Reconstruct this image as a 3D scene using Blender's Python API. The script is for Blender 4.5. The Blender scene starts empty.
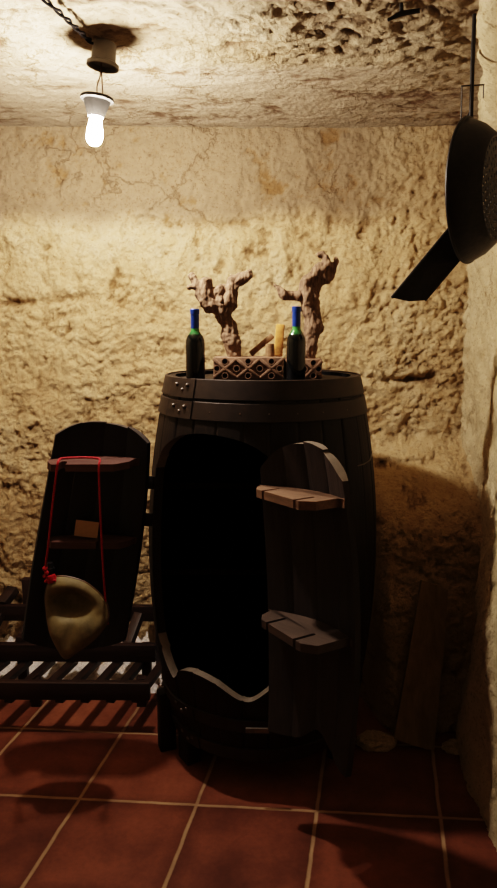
import bpy, bmesh, math, random
from mathutils import Vector, Matrix, noise, Euler
random.seed(7)
C = bpy.context.scene.collection
PI = math.pi
R = math.radians

# ------------------------------------------------------------------ helpers
def sm(a, b, x):
    t = max(0.0, min(1.0, (x - a) / (b - a)))
    return t * t * (3 - 2 * t)

def mesh(name, vs, fs, mat=None, parent=None, smooth=True, mats=None, mi=None):
    me = bpy.data.meshes.new(name)
    me.from_pydata([tuple(v) for v in vs], [], fs)
    me.update()
    for m in (mats or ([mat] if mat else [])):
        me.materials.append(m)
    if mi:
        me.polygons.foreach_set('material_index', mi)
    if smooth:
        me.polygons.foreach_set('use_smooth', [True] * len(me.polygons))
    o = bpy.data.objects.new(name, me)
    C.objects.link(o)
    if parent:
        o.parent = parent
    return o

def thing(name, label, cat, loc=(0, 0, 0), rot=(0, 0, 0), group=None):
    o = bpy.data.objects.new(name, None)
    o.empty_display_size = 0.05
    C.objects.link(o)
    o.location = loc
    o.rotation_euler = rot
    return tag(o, label, cat, group)

def tag(o, label, cat, group=None):
    o['label'] = label
    o['category'] = cat
    if group:
        o['group'] = group
    return o

def struct(o):
    o['kind'] = 'structure'
    return o

class MB:
    """collects shapes for one mesh"""
    def __init__(s):
        s.v, s.f, s.m = [], [], []
    def add(s, vs, fs, mi=0):
        k = len(s.v)
        s.v += [Vector(v) for v in vs]
        s.f += [tuple(i + k for i in f) for f in fs]
        s.m += [mi] * len(fs)
        return s
    def box(s, c, d, rot=None, mi=0, bev=0.0):
        bm = bmesh.new()
        bmesh.ops.create_cube(bm, size=1)
        for v in bm.verts:
            v.co = Vector((v.co.x * d[0], v.co.y * d[1], v.co.z * d[2]))
        if bev:
            bmesh.ops.bevel(bm, geom=bm.edges[:], offset=bev, segments=2, affect='EDGES', profile=0.5)
        M = Matrix.Translation(c) @ (rot.to_4x4() if rot is not None else Matrix())
        bm.verts.ensure_lookup_table()
        s.add([M @ v.co for v in bm.verts], [[v.index for v in f.verts] for f in bm.faces], mi)
        bm.free()
        return s
    def bar(s, a, b, w, h, up=Vector((0, 0, 1)), mi=0, bev=0.0):
        a, b = Vector(a), Vector(b)
        x = (b - a).normalized()
        y = up.cross(x).normalized()
        z = x.cross(y)
        rot = Matrix((x, y, z)).transposed()
        return s.box((a + b) / 2, ((b - a).length, w, h), rot, mi, bev)
    def tube(s, pts, rs, n=10, cap=True, mi=0, flat=1.0):
        pts = [Vector(p) for p in pts]
        if not isinstance(rs, (list, tuple)):
            rs = [rs] * len(pts)
        k = len(pts)
        vs, fs = [], []
        prev = None
        for i, p in enumerate(pts):
            t = (pts[min(i + 1, k - 1)] - pts[max(i - 1, 0)]).normalized()
            if prev is None:
                a = Vector((0, 0, 1)) if abs(t.z) < 0.9 else Vector((0, 1, 0))
                u = t.cross(a).normalized()
            else:
                u = (prev - t * prev.dot(t)).normalized()
            prev = u
            w = t.cross(u)
            for j in range(n):
                q = 2 * PI * j / n
                vs.append(p + u * (rs[i] * math.cos(q)) + w * (rs[i] * flat * math.sin(q)))
        for i in range(k - 1):
            for j in range(n):
                fs.append((i * n + j, i * n + (j + 1) % n, (i + 1) * n + (j + 1) % n, (i + 1) * n + j))
        if cap:
            fs.append(tuple(range(n))[::-1])
            fs.append(tuple((k - 1) * n + j for j in range(n)))
        return s.add(vs, fs, mi)
    def lathe(s, prof, n=32, M=None, mi=0, closed=False):
        vs, fs = [], []
        M = M or Matrix()
        for r, z in prof:
            for j in range(n):
                q = 2 * PI * j / n
                vs.append(M @ Vector((r * math.cos(q), r * math.sin(q), z)))
        k = len(prof)
        for i in range(k if closed else k - 1):
            i2 = (i + 1) % k
            for j in range(n):
                fs.append((i * n + j, i * n + (j + 1) % n, i2 * n + (j + 1) % n, i2 * n + j))
        return s.add(vs, fs, mi)
    def slab(s, poly, z0, z1, mi=0):
        """poly: list of (x,y) -> prism"""
        n = len(poly)
        vs = [(x, y, z0) for x, y in poly] + [(x, y, z1) for x, y in poly]
        fs = [tuple(range(n))[::-1], tuple(range(n, 2 * n))]
        fs += [(i, (i + 1) % n, n + (i + 1) % n, n + i) for i in range(n)]
        return s.add(vs, fs, mi)
    def build(s, name, mat, parent=None, smooth=True, mats=None, sharp=40):
        o = mesh(name, s.v, s.f, mat, parent, smooth, mats, s.m if mats else None)
        bm = bmesh.new()
        bm.from_mesh(o.data)
        bmesh.ops.recalc_face_normals(bm, faces=bm.faces)
        if smooth and sharp:
            for e in bm.edges:
                if len(e.link_faces) == 2 and e.calc_face_angle(0) > R(sharp):
                    e.smooth = False
        bm.to_mesh(o.data)
        bm.free()
        return o

# ------------------------------------------------------------------ materials
def newmat(name):
    m = bpy.data.materials.new(name)
    m.use_nodes = True
    nt = m.node_tree
    b = nt.nodes['Principled BSDF']
    return m, nt, b

def N(nt, t, **kw):
    n = nt.nodes.new(t)
    for k, v in kw.items():
        if k.startswith('_'):
            setattr(n, k[1:], v)
        else:
            n.inputs[k.replace('__', ' ')].default_value = v
    return n

def ramp(nt, fac, stops):
    n = nt.nodes.new('ShaderNodeValToRGB')
    el = n.color_ramp.elements
    while len(el) < len(stops):
        el.new(0.5)
    for e, (p, c) in zip(el, stops):
        e.position = p
        e.color = (*c, 1) if len(c) == 3 else c
    nt.links.new(fac, n.inputs['Fac'])
    return n.outputs['Color']

def mix(nt, fac, a, b, mode='MIX'):
    n = nt.nodes.new('ShaderNodeMix')
    n.data_type = 'RGBA'
    n.blend_type = mode
    for sock, val in ((n.inputs[0], fac), (n.inputs[6], a), (n.inputs[7], b)):
        if hasattr(val, 'is_linked'):
            nt.links.new(val, sock)
        elif isinstance(val, (int, float)):
            sock.default_value = val
        else:
            sock.default_value = (*val, 1)
    return n.outputs[2]

def math_n(nt, op, a, b=None, c=None):
    n = nt.nodes.new('ShaderNodeMath')
    n.operation = op
    for i, val in enumerate((a, b, c)):
        if val is None:
            continue
        if hasattr(val, 'is_linked'):
            nt.links.new(val, n.inputs[i])
        else:
            n.inputs[i].default_value = val
    return n.outputs[0]

def bump(nt, b, h, strength=0.5, dist=0.01, prev=None):
    n = N(nt, 'ShaderNodeBump', Strength=strength, Distance=dist)
    nt.links.new(h, n.inputs['Height'])
    if prev is not None:
        nt.links.new(prev, n.inputs['Normal'])
    nt.links.new(n.outputs['Normal'], b.inputs['Normal'])
    return n.outputs['Normal']

def coords(nt, scale=(1, 1, 1), kind='Object'):
    tc = nt.nodes.new('ShaderNodeTexCoord')
    mp = nt.nodes.new('ShaderNodeMapping')
    mp.inputs['Scale'].default_value = scale
    nt.links.new(tc.outputs[kind], mp.inputs['Vector'])
    return mp.outputs['Vector']

def noise_n(nt, vec, scale, detail=6, rough=0.6, dist=0.0):
    n = N(nt, 'ShaderNodeTexNoise', Scale=scale, Detail=detail, Roughness=rough, Distortion=dist)
    nt.links.new(vec, n.inputs['Vector'])
    return n.outputs['Fac']

def stone_mat(name, lo, mid, hi, pit_col, smooth_col=None, bumpk=1.0, tone=0.78, crackk=0.4):
    """weathered earth-stone; 'cav' = height attribute, 'pl' = plaster amount"""
    m, nt, b = newmat(name)
    v = coords(nt)
    n1 = noise_n(nt, v, 2.2, 8, 0.62)
    n2 = noise_n(nt, v, 19, 9, 0.75)
    n3 = noise_n(nt, v, 85, 5, 0.8)
    base = ramp(nt, math_n(nt, 'ADD', math_n(nt, 'MULTIPLY', n1, 0.55), math_n(nt, 'MULTIPLY', n2, 0.45)),
                [(0.36, lo), (0.5, mid), (0.66, hi)])
    at = nt.nodes.new('ShaderNodeAttribute'); at.attribute_name = 'cav'
    pl = nt.nodes.new('ShaderNodeAttribute'); pl.attribute_name = 'pl'
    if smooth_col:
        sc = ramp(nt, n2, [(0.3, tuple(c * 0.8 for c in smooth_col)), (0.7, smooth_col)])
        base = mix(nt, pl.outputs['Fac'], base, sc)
    cv = ramp(nt, at.outputs['Fac'], [(0.0, (0.15, 0.15, 0.15)), (0.32, (1, 1, 1))])
    col = mix(nt, cv, pit_col, base)  # hollows of the relief turn towards this darker colour
    sp = ramp(nt, n3, [(0.34, (0.40, 0.28, 0.16)), (0.45, (1, 1, 1))])
    col = mix(nt, 0.7, col, sp, 'MULTIPLY')
    # meandering hairline cracks
    wn = N(nt, 'ShaderNodeTexNoise', Scale=6.0, Detail=6.0, Roughness=0.65)
    nt.links.new(v, wn.inputs['Vector'])
    wv = nt.nodes.new('ShaderNodeVectorMath'); wv.operation = 'SCALE'
    nt.links.new(wn.outputs['Color'], wv.inputs[0]); wv.inputs['Scale'].default_value = 0.28
    wa = nt.nodes.new('ShaderNodeVectorMath'); wa.operation = 'ADD'
    nt.links.new(v, wa.inputs[0]); nt.links.new(wv.outputs[0], wa.inputs[1])
    cr = N(nt, 'ShaderNodeTexVoronoi', Scale=3.6); cr.feature = 'DISTANCE_TO_EDGE'
    nt.links.new(wa.outputs[0], cr.inputs['Vector'])
    cm = noise_n(nt, v, 3.1, 4, 0.6)
    cw = math_n(nt, 'SUBTRACT', cr.outputs['Distance'], math_n(nt, 'MULTIPLY', math_n(nt, 'SUBTRACT', cm, 0.56), 0.10))
    crk = ramp(nt, cw, [(0.0, (0, 0, 0)), (0.013, (1, 1, 1))])
    crc = mix(nt, crk, (0.5, 0.38, 0.25), (1, 1, 1))
    col = mix(nt, crackk, col, crc, 'MULTIPLY')
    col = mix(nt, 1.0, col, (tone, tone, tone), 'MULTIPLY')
    nt.links.new(col, b.inputs['Base Color'])
    b.inputs['Roughness'].default_value = 0.95
    b.inputs['Specular IOR Level'].default_value = 0.1
    vo = N(nt, 'ShaderNodeTexVoronoi', Scale=55.0)
    nt.links.new(v, vo.inputs['Vector'])
    h = math_n(nt, 'ADD', math_n(nt, 'MULTIPLY', n2, 0.7), math_n(nt, 'MULTIPLY', n3, 0.5))
    h = math_n(nt, 'ADD', h, math_n(nt, 'MULTIPLY', vo.outputs['Distance'], 0.25))
    k = math_n(nt, 'SUBTRACT', 1.0, math_n(nt, 'MULTIPLY', pl.outputs['Fac'], 0.55))
    h = math_n(nt, 'MULTIPLY', h, k)
    h = math_n(nt, 'ADD', h, math_n(nt, 'MULTIPLY', crk, 0.35 * crackk))
    bump(nt, b, h, 1.0, 0.026 * bumpk)
    return m

def wood_mat(name, dark, light, rough=0.55, axis=2, scale=1.0, bumpk=0.6, spec=0.4):
    m, nt, b = newmat(name)
    s = [22, 22, 22]
    s[axis] = 1.6
    v = coords(nt, tuple(x * scale for x in s))
    n1 = noise_n(nt, v, 1.6, 8, 0.65, 0.6)
    v2 = coords(nt)
    n2 = noise_n(nt, v2, 5, 5, 0.6)
    f = math_n(nt, 'ADD', math_n(nt, 'MULTIPLY', n1, 0.65), math_n(nt, 'MULTIPLY', n2, 0.35))
    col = ramp(nt, f, [(0.33, tuple(c * 0.82 for c in dark)), (0.66, tuple(c * 0.82 for c in light))])
    nt.links.new(col, b.inputs['Base Color'])
    b.inputs['Roughness'].default_value = rough
    b.inputs['Specular IOR Level'].default_value = spec
    bump(nt, b, n1, bumpk, 0.004)
    return m

def plain_mat(name, col, rough=0.5, metal=0.0, spec=0.5, var=0.25, bs=40, bk=0.15, bd=0.003):
    col = tuple(c * 0.85 for c in col)
    m, nt, b = newmat(name)
    v = coords(nt)
    n = noise_n(nt, v, bs, 6, 0.6)
    c = ramp(nt, n, [(0.3, tuple(x * (1 - var) for x in col)), (0.7, tuple(min(1, x * (1 + var)) for x in col))])
    nt.links.new(c, b.inputs['Base Color'])
    b.inputs['Roughness'].default_value = rough
    b.inputs['Metallic'].default_value = metal
    b.inputs['Specular IOR Level'].default_value = spec
    if bk:
        bump(nt, b, n, bk, bd)
    return m

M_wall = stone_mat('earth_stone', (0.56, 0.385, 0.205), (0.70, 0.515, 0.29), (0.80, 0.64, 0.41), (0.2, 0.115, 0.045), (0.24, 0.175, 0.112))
M_right = stone_mat('side_plaster', (0.60, 0.46, 0.26), (0.75, 0.61, 0.38), (0.84, 0.71, 0.48), (0.3, 0.19, 0.09), (0.75, 0.61, 0.4))
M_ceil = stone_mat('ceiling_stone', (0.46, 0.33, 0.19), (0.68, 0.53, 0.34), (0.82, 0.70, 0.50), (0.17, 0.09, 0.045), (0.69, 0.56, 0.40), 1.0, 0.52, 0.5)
M_gravel = stone_mat('pale_gravel', (0.8, 0.68, 0.62), (0.92, 0.86, 0.82), (0.96, 0.94, 0.92), (0.55, 0.42, 0.35), None, 0.6, 1.0, 0.2)
M_rock = stone_mat('rubble_rock', (0.4, 0.3, 0.16), (0.58, 0.45, 0.26), (0.7, 0.58, 0.38), (0.25, 0.16, 0.08), None, 0.7)
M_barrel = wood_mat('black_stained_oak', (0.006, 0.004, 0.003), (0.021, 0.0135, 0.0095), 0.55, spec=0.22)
M_inside = wood_mat('near_black_oak', (0.0022, 0.0022, 0.0028), (0.006, 0.006, 0.008), 0.7, spec=0.15)  # near-black wood for the barrel's inner face and inner shelves
M_door = wood_mat('dark_door_oak', (0.016, 0.011, 0.009), (0.05, 0.036, 0.03), 0.55, spec=0.25)
M_doorl = wood_mat('black_door_oak', (0.004, 0.004, 0.006), (0.012, 0.012, 0.017), 0.5)
M_edge = wood_mat('cut_oak_edge', (0.10, 0.08, 0.06), (0.22, 0.18, 0.14), 0.6)
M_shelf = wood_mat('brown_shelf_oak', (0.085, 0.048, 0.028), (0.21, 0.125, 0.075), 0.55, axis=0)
M_shelf_shaded = wood_mat('shaded_shelf_oak', (0.035, 0.022, 0.016), (0.09, 0.06, 0.043), 0.6, axis=0)  # darker copy of the shelf oak; the lower shelf's shade is put into its colour
M_edge_dark = wood_mat('dark_oak_edge', (0.02, 0.016, 0.014), (0.05, 0.04, 0.035), 0.6)
M_shelf_red = wood_mat('red_brown_shelf', (0.055, 0.022, 0.016), (0.12, 0.055, 0.042), 0.6, axis=0)
M_rack = wood_mat('dark_rack_wood', (0.012, 0.005, 0.004), (0.045, 0.02, 0.014), 0.5, axis=0)
M_slat = wood_mat('dark_slat_wood', (0.014, 0.007, 0.005), (0.05, 0.026, 0.018), 0.5, axis=1)
M_hoop = plain_mat('dark_hoop_iron', (0.026, 0.0165, 0.0115), 0.5, 0.35, 0.5, 0.3, 30)
M_rivet = plain_mat('rivet_steel', (0.16, 0.14, 0.13), 0.35, 0.8)
M_iron = plain_mat('black_iron', (0.014, 0.011, 0.008), 0.5, 0.15, 0.3, 0.4, 60, 0.3)
M_steel = plain_mat('grey_steel', (0.25, 0.23, 0.2), 0.4, 0.8)
M_vine = wood_mat('vine_bark', (0.06, 0.035, 0.022), (0.33, 0.22, 0.145), 0.85, scale=4.0, bumpk=1.0, spec=0.15)
M_block = plain_mat('carved_block_wood', (0.20, 0.125, 0.083), 0.8, 0, 0.2, 0.35, 45, 0.5)
M_hole = plain_mat('dark_recess', (0.018, 0.01, 0.008), 0.9, 0, 0.1)
M_chip = plain_mat('ochre_wood', (0.50, 0.26, 0.08), 0.8, 0, 0.2, 0.35, 50, 0.4)
M_bark = plain_mat('grey_brown_bark', (0.24, 0.15, 0.085), 0.9, 0, 0.1, 0.4, 40, 0.6)
M_red = plain_mat('red_cord', (0.40, 0.015, 0.025), 0.6, 0, 0.3, 0.25, 200, 0.4)
M_blackplastic = plain_mat('black_plastic', (0.012, 0.012, 0.014), 0.3)
M_bag = plain_mat('olive_leather', (0.17, 0.135, 0.065), 0.62, 0, 0.25, 0.4, 16, 0.4, 0.006)
M_bagside = plain_mat('brown_leather', (0.10, 0.050, 0.022), 0.5, 0, 0.4, 0.3, 18, 0.3)
M_card = plain_mat('tan_card', (0.42, 0.28, 0.16), 0.8, 0, 0.2, 0.12, 20, 0.1)
M_plank = wood_mat('dusty_plank', (0.2, 0.13, 0.06), (0.36, 0.25, 0.13), 0.85, spec=0.15)
M_porc = plain_mat('white_porcelain', (0.11, 0.095, 0.075), 0.5, 0, 0.4, 0.08)
M_holder = plain_mat('grey_bakelite', (0.035, 0.032, 0.028), 0.6, 0, 0.15, 0.08)
M_porc_in = plain_mat('rose_inside', (0.05, 0.04, 0.035), 0.7)
M_cable = plain_mat('black_cable', (0.006, 0.0045, 0.004), 0.9, 0, 0.05)

# bulb
M_bulb, nt, b = newmat('lit_bulb')
b.inputs['Base Color'].default_value = (1, 1, 1, 1)
b.inputs['Emission Color'].default_value = (1.0, 0.875, 0.77, 1)
b.inputs['Emission Strength'].default_value = 300.0

# bottle glass (dark wine inside) / capsule
M_glass, nt, b = newmat('dark_bottle_glass')
b.inputs['Base Color'].default_value = (0.006, 0.011, 0.006, 1)
b.inputs['Roughness'].default_value = 0.07
b.inputs['Specular IOR Level'].default_value = 0.6
v = coords(nt)
sx = nt.nodes.new('ShaderNodeSeparateXYZ'); nt.links.new(v, sx.inputs[0])
cg = ramp(nt, math_n(nt, 'MULTIPLY', sx.outputs['Z'], 4.0), [(0.0, (0.003, 0.003, 0.004)), (0.60, (0.004, 0.005, 0.004)), (0.635, (0.02, 0.10, 0.03)), (0.68, (0.05, 0.2, 0.05))])
nt.links.new(cg, b.inputs['Base Color'])
M_caps = plain_mat('blue_foil', (0.014, 0.05, 0.25), 0.35, 0.25, 0.5, 0.15, 80, 0.1)

# floor tiles: skewed grid of red clay tiles with pale grout
def tile_mat():
    m, nt, b = newmat('terracotta_tiles')
    tc = nt.nodes.new('ShaderNodeTexCoord')
    P0 = (-0.56, 2.06)
    det = 1 + 0.19 * 0.076
    def axis(vec, size, off):
        d = nt.nodes.new('ShaderNodeVectorMath'); d.operation = 'DOT_PRODUCT'
        nt.links.new(tc.outputs['Object'], d.inputs[0])
        d.inputs[1].default_value = (vec[0] / det / size, vec[1] / det / size, 0)
        return math_n(nt, 'SUBTRACT', d.outputs['Value'], off)
    s0 = (P0[0] - 0.19 * P0[1]) / det / 0.39
    t0 = (0.076 * P0[0] + P0[1]) / det / 0.38
    s = axis((1, -0.19), 0.39, s0)
    t = axis((0.076, 1), 0.38, t0)
    wob = noise_n(nt, tc.outputs['Object'], 9, 4, 0.6)
    wv = math_n(nt, 'MULTIPLY', math_n(nt, 'SUBTRACT', wob, 0.5), 0.02)
    def edge(a):
        a = math_n(nt, 'ADD', a, wv)
        f = math_n(nt, 'FRACT', a)
        return math_n(nt, 'MINIMUM', f, math_n(nt, 'SUBTRACT', 1.0, f))
    e = math_n(nt, 'MINIMUM', edge(s), edge(t))
    grout = ramp(nt, e, [(0.011, (1, 1, 1)), (0.019, (0, 0, 0))])
    cb = nt.nodes.new('ShaderNodeCombineXYZ')
    nt.links.new(math_n(nt, 'FLOOR', s), cb.inputs[0]); nt.links.new(math_n(nt, 'FLOOR', t), cb.inputs[1])
    wn = nt.nodes.new('ShaderNodeTexWhiteNoise'); nt.links.new(cb.outputs[0], wn.inputs['Vector'])
    n1 = noise_n(nt, tc.outputs['Object'], 5, 7, 0.6)
    n2 = noise_n(nt, tc.outputs['Object'], 60, 4, 0.7)
    f = math_n(nt, 'ADD', math_n(nt, 'MULTIPLY', n1, 0.7), math_n(nt, 'MULTIPLY', wn.outputs['Value'], 0.3))
    col = ramp(nt, f, [(0.25, (0.09, 0.028, 0.015)), (0.5, (0.185, 0.064, 0.034)), (0.75, (0.29, 0.112, 0.062))])
    edg = ramp(nt, e, [(0.02, (0.6, 0.55, 0.5)), (0.12, (1, 1, 1))])
    col = mix(nt, 0.7, col, edg, 'MULTIPLY')
    sp = ramp(nt, n2, [(0.3, (0.7, 0.7, 0.7)), (0.6, (1, 1, 1))])
    col = mix(nt, 0.5, col, sp, 'MULTIPLY')
    gcol = ramp(nt, n1, [(0.3, (0.20, 0.12, 0.07)), (0.7, (0.40, 0.27, 0.16))])
    col = mix(nt, grout, col, gcol)
    nt.links.new(col, b.inputs['Base Color'])
    b.inputs['Roughness'].default_value = 0.62
    b.inputs['Specular IOR Level'].default_value = 0.25
    h = math_n(nt, 'ADD', math_n(nt, 'MULTIPLY', math_n(nt, 'SUBTRACT', 1.0, grout), 1.0), math_n(nt, 'MULTIPLY', n1, 0.5))
    bump(nt, b, h, 0.5, 0.006)
    return m
M_tile = tile_mat()

# ------------------------------------------------------------------ the room
def fbm(p, octs=5, H=0.9):
    return noise.fractal(Vector(p), H, 2.1, octs)

def rock(p, seed, amp=1.0, rough=1.0):
    """relief of rough crumbling stone; returns height about -1..1"""
    p = Vector(p) + Vector((seed * 7.3, seed * 3.1, seed * 1.7))
    a = fbm(p * 1.3, 4)
    w = Vector((fbm(p * 4 + Vector((5, 0, 0)), 4, 0.6), fbm(p * 4 + Vector((0, 9, 0)), 4, 0.6), fbm(p * 4, 3))) * 0.13
    q = p + w
    d, _ = noise.voronoi(q * 5.5)
    cell = min(1.0, (d[1] - d[0]) * 2.8)              # 0 in cracks, 1 on stones
    d2, _ = noise.voronoi(q * 17)
    cell2 = min(1.0, (d2[1] - d2[0]) * 2.2)
    f = fbm(p * 10, 6, 0.55)
    g = abs(fbm(p * 27, 4, 0.6))
    msk = sm(-0.15, 0.35, fbm(p * 1.9 + Vector((3, 3, 3)), 3))
    m2 = sm(-0.3, 0.25, fbm(p * 2.7 + Vector((8, 1, 3)), 3))
    u = fbm(q * 5.5 + Vector((2, 7, 4)), 5, 0.7) * 4.0
    fl = math.floor(u); ter = (fl + sm(0.72, 1.0, u - fl)) / 4.0
    u2 = fbm(q * 14 + Vector((6, 1, 9)), 4, 0.7) * 3.0
    fl2 = math.floor(u2); ter += 0.4 * (fl2 + sm(0.7, 1.0, u2 - fl2)) / 3.0
    fine = amp * rough * (0.38 * ter + 0.16 * (cell - 0.6) * msk + (0.03 + 0.10 * m2) * (cell2 - 0.6) + 0.22 * f + (0.12 + 0.22 * m2) * (0.25 - g))
    return (amp * 0.45 * a + fine, fine)

def grid_surface(name, us, vs, fn, mat):
    """fn(u,v) -> (point, cav, plaster)"""
    V, cav, pl = [], [], []
    for v in vs:
        for u in us:
            p, c, q = fn(u, v)
            V.append(p); cav.append(c); pl.append(q)
    n = len(us)
    F = [(j * n + i, j * n + i + 1, (j + 1) * n + i + 1, (j + 1) * n + i) for j in range(len(vs) - 1) for i in range(n - 1)]
    o = mesh(name, V, F, mat)
    for nm, dat in (('cav', cav), ('pl', pl)):
        a = o.data.attributes.new(nm, 'FLOAT', 'POINT')
        a.data.foreach_set('value', dat)
    return struct(o)

def lin(a, b, n):
    return [a + (b - a) * i / (n - 1) for i in range(n)]

def back_base(x, z):
    y = 3.10
    m = sm(0.36, 0.56, x)
    bul = 2.44 + 0.17 * sm(0, 0.7, z) * min(1, z / 0.6) + 0.52 * sm(0.68, 1.12, z)
    y = y * (1 - m) + min(y, bul) * m
    return y

def fback(x, z):
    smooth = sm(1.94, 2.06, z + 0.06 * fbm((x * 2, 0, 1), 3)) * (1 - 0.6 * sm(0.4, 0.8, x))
    k = 0.046 * (1 - 0.5 * smooth)
    h, fi = rock((x, 0, z), 1, 1.0)
    # long horizontal fissures
    zz = z + 0.05 * fbm((x * 2.3, 4, z), 4)
    for zc, xa, xb, dp in ((1.66, -1.25, -0.62, 0.045), (2.0, -0.7, 0.75, 0.02), (1.34, 0.5, 0.95, 0.05), (0.98, 0.42, 0.95, 0.06)):
        g = math.exp(-((zz - zc) / 0.016) ** 2) * sm(xa, xa + 0.25, x) * (1 - sm(xb - 0.25, xb, x))
        dd = g * dp / k * (0.4 + 0.6 * max(0, fbm((x * 6, 1, zc), 3) + 0.5))
        h -= dd; fi -= 0.4 * dd
    y = back_base(x, z) - k * h
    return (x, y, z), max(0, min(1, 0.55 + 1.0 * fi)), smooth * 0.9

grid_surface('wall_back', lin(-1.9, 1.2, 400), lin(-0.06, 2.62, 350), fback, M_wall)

def right_base(y, z):
    a = 0.02 + 0.10 * (1 - sm(1.40, 1.80, z)) + 0.10 * (1 - sm(0.55, 1.15, z))
    top = sm(2.13, 2.27, z) * max(0.0, 0.955 - (0.615 + 0.318 * (max(y, 1.5) - 1.95)))
    return 0.955 - top - a * (1 - sm(2.0, 2.85, y)) * (1 - sm(2.1, 2.2, z)) - 0.05 * (1 - sm(0.0, 0.5, z)) * sm(2.0, 2.4, y)

def fright(y, z):
    h, fi = rock((3, y, z), 5, 1.0, 0.75)
    x = right_base(y, z) - 0.04 * h
    return (x, y, z), max(0, min(1, 0.62 + 0.6 * h)), 0.35

ys = lin(-1.25, 1.6, 30)[:-1] + lin(1.6, 3.25, 200)
grid_surface('wall_right', ys, lin(-0.06, 2.72, 250), fright, M_right)

def ceil_base(x, y):
    return 2.365 + 0.02 * max(0, 2.0 - y)

def fceil(x, y):
    band = sm(2.36, 2.46, y + 0.03 * fbm((x * 3, 2, 0), 3)) * (1 - 0.45 * sm(0.35, 0.6, x) * (1 - sm(2.62, 2.72, y)))
    left = 1 - sm(-0.35, 0.1, x + 0.3 * fbm((x * 2, y * 2, 8), 3))
    s = max(band * 0.9, 0.55 * left)
    k = 0.034 * (1 - 0.75 * s)
    h, fi = rock((x * 0.7, y * 1.2, 9), 3, 1.0, 1.25)
    z = ceil_base(x, y) + k * h * -1 + 0.012
    near = math.exp(-(((x + 0.44) / 0.08) ** 2 + ((y - 2.2) / 0.08) ** 2))
    z = z * (1 - near) + (ceil_base(x, y) + 0.004) * near
    return (x, y, z), max(0, min(1, 0.55 + 1.0 * fi)), s

ys = lin(-1.25, 1.75, 30)[:-1] + lin(1.75, 3.3, 200)
grid_surface('ceiling', lin(-2.0, 1.2, 330), ys, fceil, M_ceil)

def flat(name, us, vs, fn, mat):
    return grid_surface(name, us, vs, lambda u, v: (fn(u, v), 0.7, 0.3), mat)
flat('wall_left', lin(-1.3, 3.5, 50), lin(-0.06, 2.66, 30), lambda y, z: (-1.8 + 0.05 * rock((7, y, z), 8)[0], y, z), M_right)
flat('wall_front', lin(-2.35, 1.2, 40), lin(-0.06, 2.66, 30), lambda x, z: (x, -1.15 + 0.05 * rock((x, 7, z), 8)[0], z), M_right)
struct(mesh('floor', [(-2.4, -1.3, 0), (1.2, -1.3, 0), (1.2, 3.5, 0), (-2.4, 3.5, 0)], [(0, 1, 2, 3)], M_tile, smooth=False))

def fgravel(x, y):
    t = (y - 2.70) / 0.7
    h, fi = rock((x * 1.6, y * 1.6, 2), 11, 1.0, 1.5)
    e = sm(0.0, 0.12, t) * (1 - sm(0.30, 0.52, x))
    z = -0.012 + e * (0.02 + 0.05 * (0.5 + h)) + 0.22 * max(0, t - 0.2) ** 1.4 * e
    return (x, y, z), max(0, min(1, 0.62 + 0.8 * h)), 0.0
grid_surface('gravel_bed', lin(-2.3, 0.6, 260), lin(2.69, 3.2, 60), fgravel, M_gravel)

# ------------------------------------------------------------------ barrel cabinet
BX, BY = 0.050, 2.44
ZB0, ZB1, ZC = 0.10, 1.375, 0.74
RB, RE = 0.412, 0.336
def Rz(z):
    t = (z - ZC) / ((ZB1 - ZB0) / 2)
    return RB - (RB - RE) * min(1.2, t * t)

barrel = thing('barrel_cabinet', 'large upright black wooden barrel cut open as a cabinet, both doors ajar', 'barrel', (BX, BY, 0))

TH0, TH1 = -68.0, 3.0           # opening, degrees from the front (negative = to the left)
def interp(tab, x):
    if x <= tab[0][0]: return tab[0][1]
    if x >= tab[-1][0]: return tab[-1][1]
    for i, ((a, b), (c, d)) in enumerate(zip(tab, tab[1:])):
        if x <= c:
            pa, pb = tab[max(0, i - 1)]; qa, qb = tab[min(len(tab) - 1, i + 2)]
            m0 = (d - pb) / (c - pa); m1 = (qb - b) / (qa - a)
            h = c - a; t = (x - a) / h
            return (2*t**3 - 3*t*t + 1) * b + (t**3 - 2*t*t + t) * h * m0 + (-2*t**3 + 3*t*t) * d + (t**3 - t*t) * h * m1

BOT = [(-68, 0.475), (-54, 0.352), (-47, 0.395), (-36, 0.412), (-24, 0.395), (-12, 0.350), (-6, 0.347), (3, 0.392)]
TOP = [(-68, 1.07), (-64, 1.115), (-58, 1.155), (-48, 1.192), (-38, 1.207), (-28, 1.211), (-14, 1.200), (-4, 1.175), (3, 1.14)]

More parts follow.
